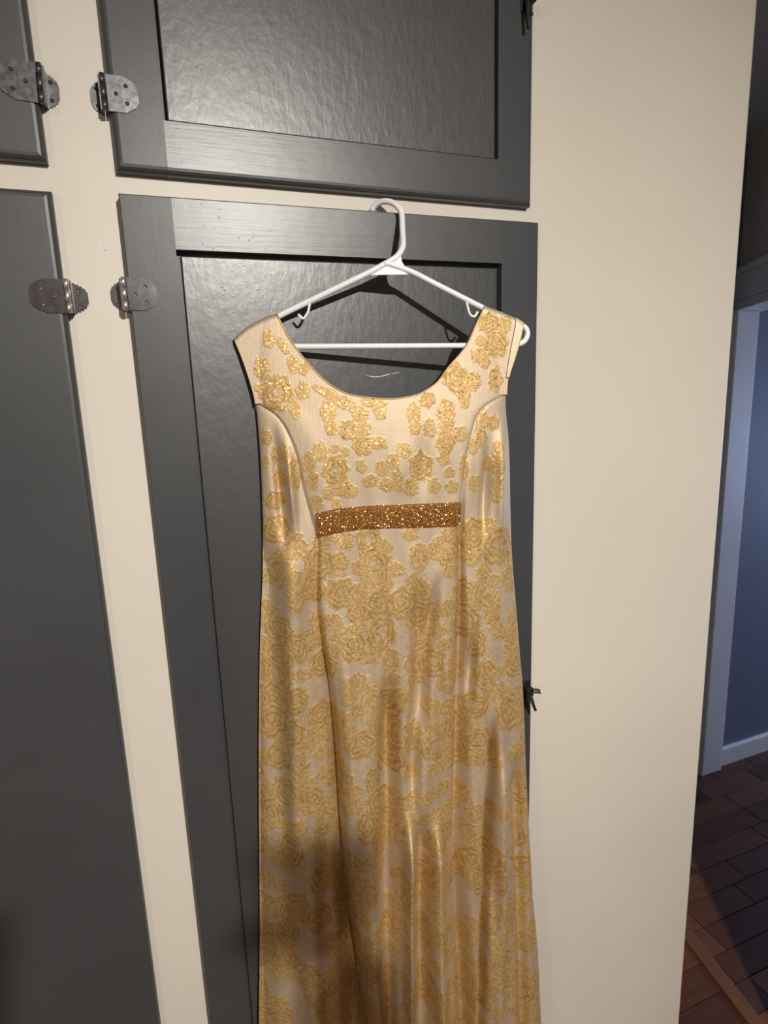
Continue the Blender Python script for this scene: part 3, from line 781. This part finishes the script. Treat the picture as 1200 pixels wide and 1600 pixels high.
# beaded band under the bust
BT = [(-.1221, -.2603), (-.0884, -.2556), (-.0496, -.2541), (.0191, -.2554), (.1036, -.2576)]
BB = [(-.1212, -.2968), (-.0901, -.2920), (-.051, -.2887), (.0182, -.2914), (.1012, -.2950)]
bt, bo = spl(BT, 140), spl(BB, 140)
s = np.linspace(0, 1, 24)[None, :]
X = bt[:, :1]+(bo[:, :1]-bt[:, :1])*s; Z = bt[:, 1:]+(bo[:, 1:]-bt[:, 1:])*s
crown = .0028*np.sqrt(np.clip(1-(2*s-1)**4, 0, 1))+.0012
O = np.maximum(front_out(X, Z), front_out(X*.97, Z+.004))+crown
me = grid_mesh('beaded_band', X.T[::1], Z.T, O.T, None, None, False)
bd = link('beaded_band', me, M['band'], dr); bd['label'] = 'copper gold beaded band'
rb = random.Random(9); vco, vf = [], []
base = [(1, 0, 0), (-1, 0, 0), (0, 1, 0), (0, -1, 0), (0, 0, 1), (0, 0, -1)]
fcs = [(0, 2, 4), (2, 1, 4), (1, 3, 4), (3, 0, 4), (2, 0, 5), (1, 2, 5), (3, 1, 5), (0, 3, 5)]
Xf, Zf, Of = X, Z, O
for i in range(150):
    for j in range(24):
        a = min(139, max(0, int((i+.5+rb.uniform(-.3, .3))/150*139))); c = min(23, max(0, int(round((j+.5)/24*23))))
        p = Vector((Xf[a, c]+rb.uniform(-.0005, .0005), -Of[a, c]-.0005, Zf[a, c]+rb.uniform(-.0005, .0005)))
        e = Euler((rb.uniform(-.7, .7), rb.uniform(-1.2, 1.2), rb.uniform(-.7, .7))).to_matrix()
        k = len(vco); sx = rb.uniform(.0011, .0017)
        for b_ in base: vco.append(p+e @ Vector((b_[0]*sx, b_[1]*.0009, b_[2]*.0008)))
        vf += [(f0+k, f1+k, f2+k) for f0, f1, f2 in fcs]
me = bpy.data.meshes.new('beads'); me.from_pydata(vco, [], vf); me.update()
o = link('beads', me, M['bead'], bd); o['kind'] = 'stuff'

# ---------------------------------------------------------------- the person taking the picture (behind the lens)
def skin(name, joints, edges, mat, parent, root=0, lvl=2):
    me = bpy.data.meshes.new(name); me.from_pydata([j[0] for j in joints], edges, []); me.update()
    o = link(name, me, mat, parent)
    md = o.modifiers.new('skin', 'SKIN'); md.use_smooth_shade = True
    for i, v in enumerate(me.skin_vertices[0].data):
        r_ = joints[i][1]; v.radius = (r_, r_) if not isinstance(r_, tuple) else r_
        v.use_root = (i == root)
    sb = o.modifiers.new('sub', 'SUBSURF'); sb.levels = lvl; sb.render_levels = lvl
    return o
pe = empty('person', (.03, -1.46, 0))
tag(pe, 'person in a navy top holding up a phone, the other arm raised to shade the dress', 'person')
ox, oy = .03, -1.46
def W(x, y, z): return (x-ox, y-oy, z)
J = [(W(.03, -1.47, .94), .125), (W(.03, -1.46, 1.12), .115), (W(.03, -1.46, 1.30), .125), (W(.03, -1.46, 1.42), .085), (W(.03, -1.44, 1.50), .052),
     (W(.03, -1.43, 1.60), .075), (W(.03, -1.43, 1.70), .088),
     (W(-.15, -1.45, 1.41), .058), (W(-.20, -1.28, 1.22), .042), (W(-.07, -1.02, 1.54), .030), (W(-.050, -.985, 1.63), .030),
     (W(.21, -1.45, 1.41), .058), (W(.375, -1.22, 1.30), .042), (W(.325, -1.03, 1.58), .045), (W(.308, -1.00, 1.66), .040),
     (W(-.06, -1.47, .86), .088), (W(-.07, -1.45, .48), .058), (W(-.08, -1.48, .09), .042), (W(-.08, -1.36, .035), .034),
     (W(.12, -1.47, .86), .088), (W(.13, -1.45, .48), .058), (W(.14, -1.48, .09), .042), (W(.14, -1.36, .035), .034)]
E_ = [(0, 1), (1, 2), (2, 3), (3, 4), (4, 5), (5, 6), (3, 7), (7, 8), (8, 9), (9, 10), (3, 11), (11, 12), (12, 13), (13, 14), (0, 15), (15, 16), (16, 17), (17, 18), (0, 19), (19, 20), (20, 21), (21, 22)]
skin('body', J, E_, M['skin'], pe)
skin('shirt', [(p, r_*1.12) for p, r_ in J[:4]]+[(J[7][0], .068), (J[8][0], .052), (J[11][0], .068), (J[12][0], .070), (J[13][0], .064), (J[9][0], .045)],
     [(0, 1), (1, 2), (2, 3), (3, 4), (4, 5), (3, 6), (6, 7), (7, 8), (5, 9)], M['cloth_dark'], pe)  # right sleeve widened so the raised arm shades more of the dress
skin('trousers', [(J[0][0], .138), (J[15][0], .098), (J[16][0], .068), (W(-.08, -1.48, .14), .055), (J[19][0], .098), (J[20][0], .068), (W(.14, -1.48, .14), .055)],
     [(0, 1), (1, 2), (2, 3), (0, 4), (4, 5), (5, 6)], M['denim'], pe)
skin('hair', [(W(.03, -1.48, 1.60), .07), (W(.03, -1.46, 1.70), .092), (W(.03, -1.43, 1.755), .078)], [(0, 1), (1, 2)], M['hair'], pe)
for sx in (-.034, .034):
    bm = bmesh.new()
    bmesh.ops.create_uvsphere(bm, u_segments=10, v_segments=8, radius=.012, matrix=Matrix.Translation(W(.03+sx, -1.352, 1.69)))
    from_bm('eye', bm, M['slot'], pe, smooth=True)
bm = bmesh.new(); bmesh.ops.create_cone(bm, cap_ends=True, segments=10, radius1=.018, radius2=.008, depth=.045, matrix=Matrix.Translation(W(.03, -1.342, 1.655)))
from_bm('nose', bm, M['skin'], pe, smooth=True)
# phone: a slab just behind the lens, tipped like the camera
ph = from_bm('smartphone', box_bm(-.014, .070, -.0125, -.0045, -.135, .025, .003, 3), M['phone'], None)
ph.matrix_world = Matrix(((rr.x, fwd.x, uu.x, 0), (rr.y, fwd.y, uu.y, -.941), (rr.z, fwd.z, uu.z, 1.75), (0, 0, 0, 1)))
tag(ph, 'black phone held upright in the left hand', 'phone')
def pw(a, b_, c): p = ph.matrix_world @ Vector((a, b_, c)); return W(p.x, p.y, p.z)
# left hand: closed round the phone's edge
sgn, edge, wr = -1, -.014, J[10][0]
jj = [(wr, .028), (pw(edge-.026, -.028, -.100), .030)]; ee = [(0, 1)]
for k in range(4):
    c = -.120+k*.023; i0 = len(jj)
    jj += [(pw(edge-.028, -.012, c), .011), (pw(edge-.020, .006, c+.008), .0095), (pw(edge+.002+.002*(k % 2), .009, c+.012), .0085)]
    ee += [(1, i0), (i0, i0+1), (i0+1, i0+2)]
i0 = len(jj)
jj += [(pw(edge-.020, -.030, -.070), .012), (pw(edge-.008, -.026, -.040), .0105), (pw(edge+.010, -.024, -.020), .0095)]
ee += [(1, i0), (i0, i0+1), (i0+1, i0+2)]
skin('hand', jj, ee, M['skin'], pe)
# right hand: placed out of view to throw the soft shadow on the dress
wr = J[14][0]
def hw(a, b_, c): return (wr[0]+a, wr[1]+b_, wr[2]+c)
jj = [(wr, .030), (hw(-.005, .012, .055), (.046, .028))]; ee = [(0, 1)]
for k, (l, cu) in enumerate(((.92, .020), (1.0, .030), (.95, .034), (.78, .036))):
    dx = -.034+k*.021; i0 = len(jj)
    jj += [(hw(dx-.004, .016, .082), .0105), (hw(dx*1.15-.006, .016-cu*.4, .082+.040*l), .0095), (hw(dx*1.2-.009, .016-cu*1.5, .082+.058*l), .0085)]
    ee += [(1, i0), (i0, i0+1), (i0+1, i0+2)]
i0 = len(jj)
jj += [(hw(-.040, -.002, .040), .012), (hw(-.062, -.012, .060), .0105), (hw(-.072, -.022, .084), .0095)]
ee += [(1, i0), (i0, i0+1), (i0+1, i0+2)]
skin('hand', jj, ee, M['skin'], pe)
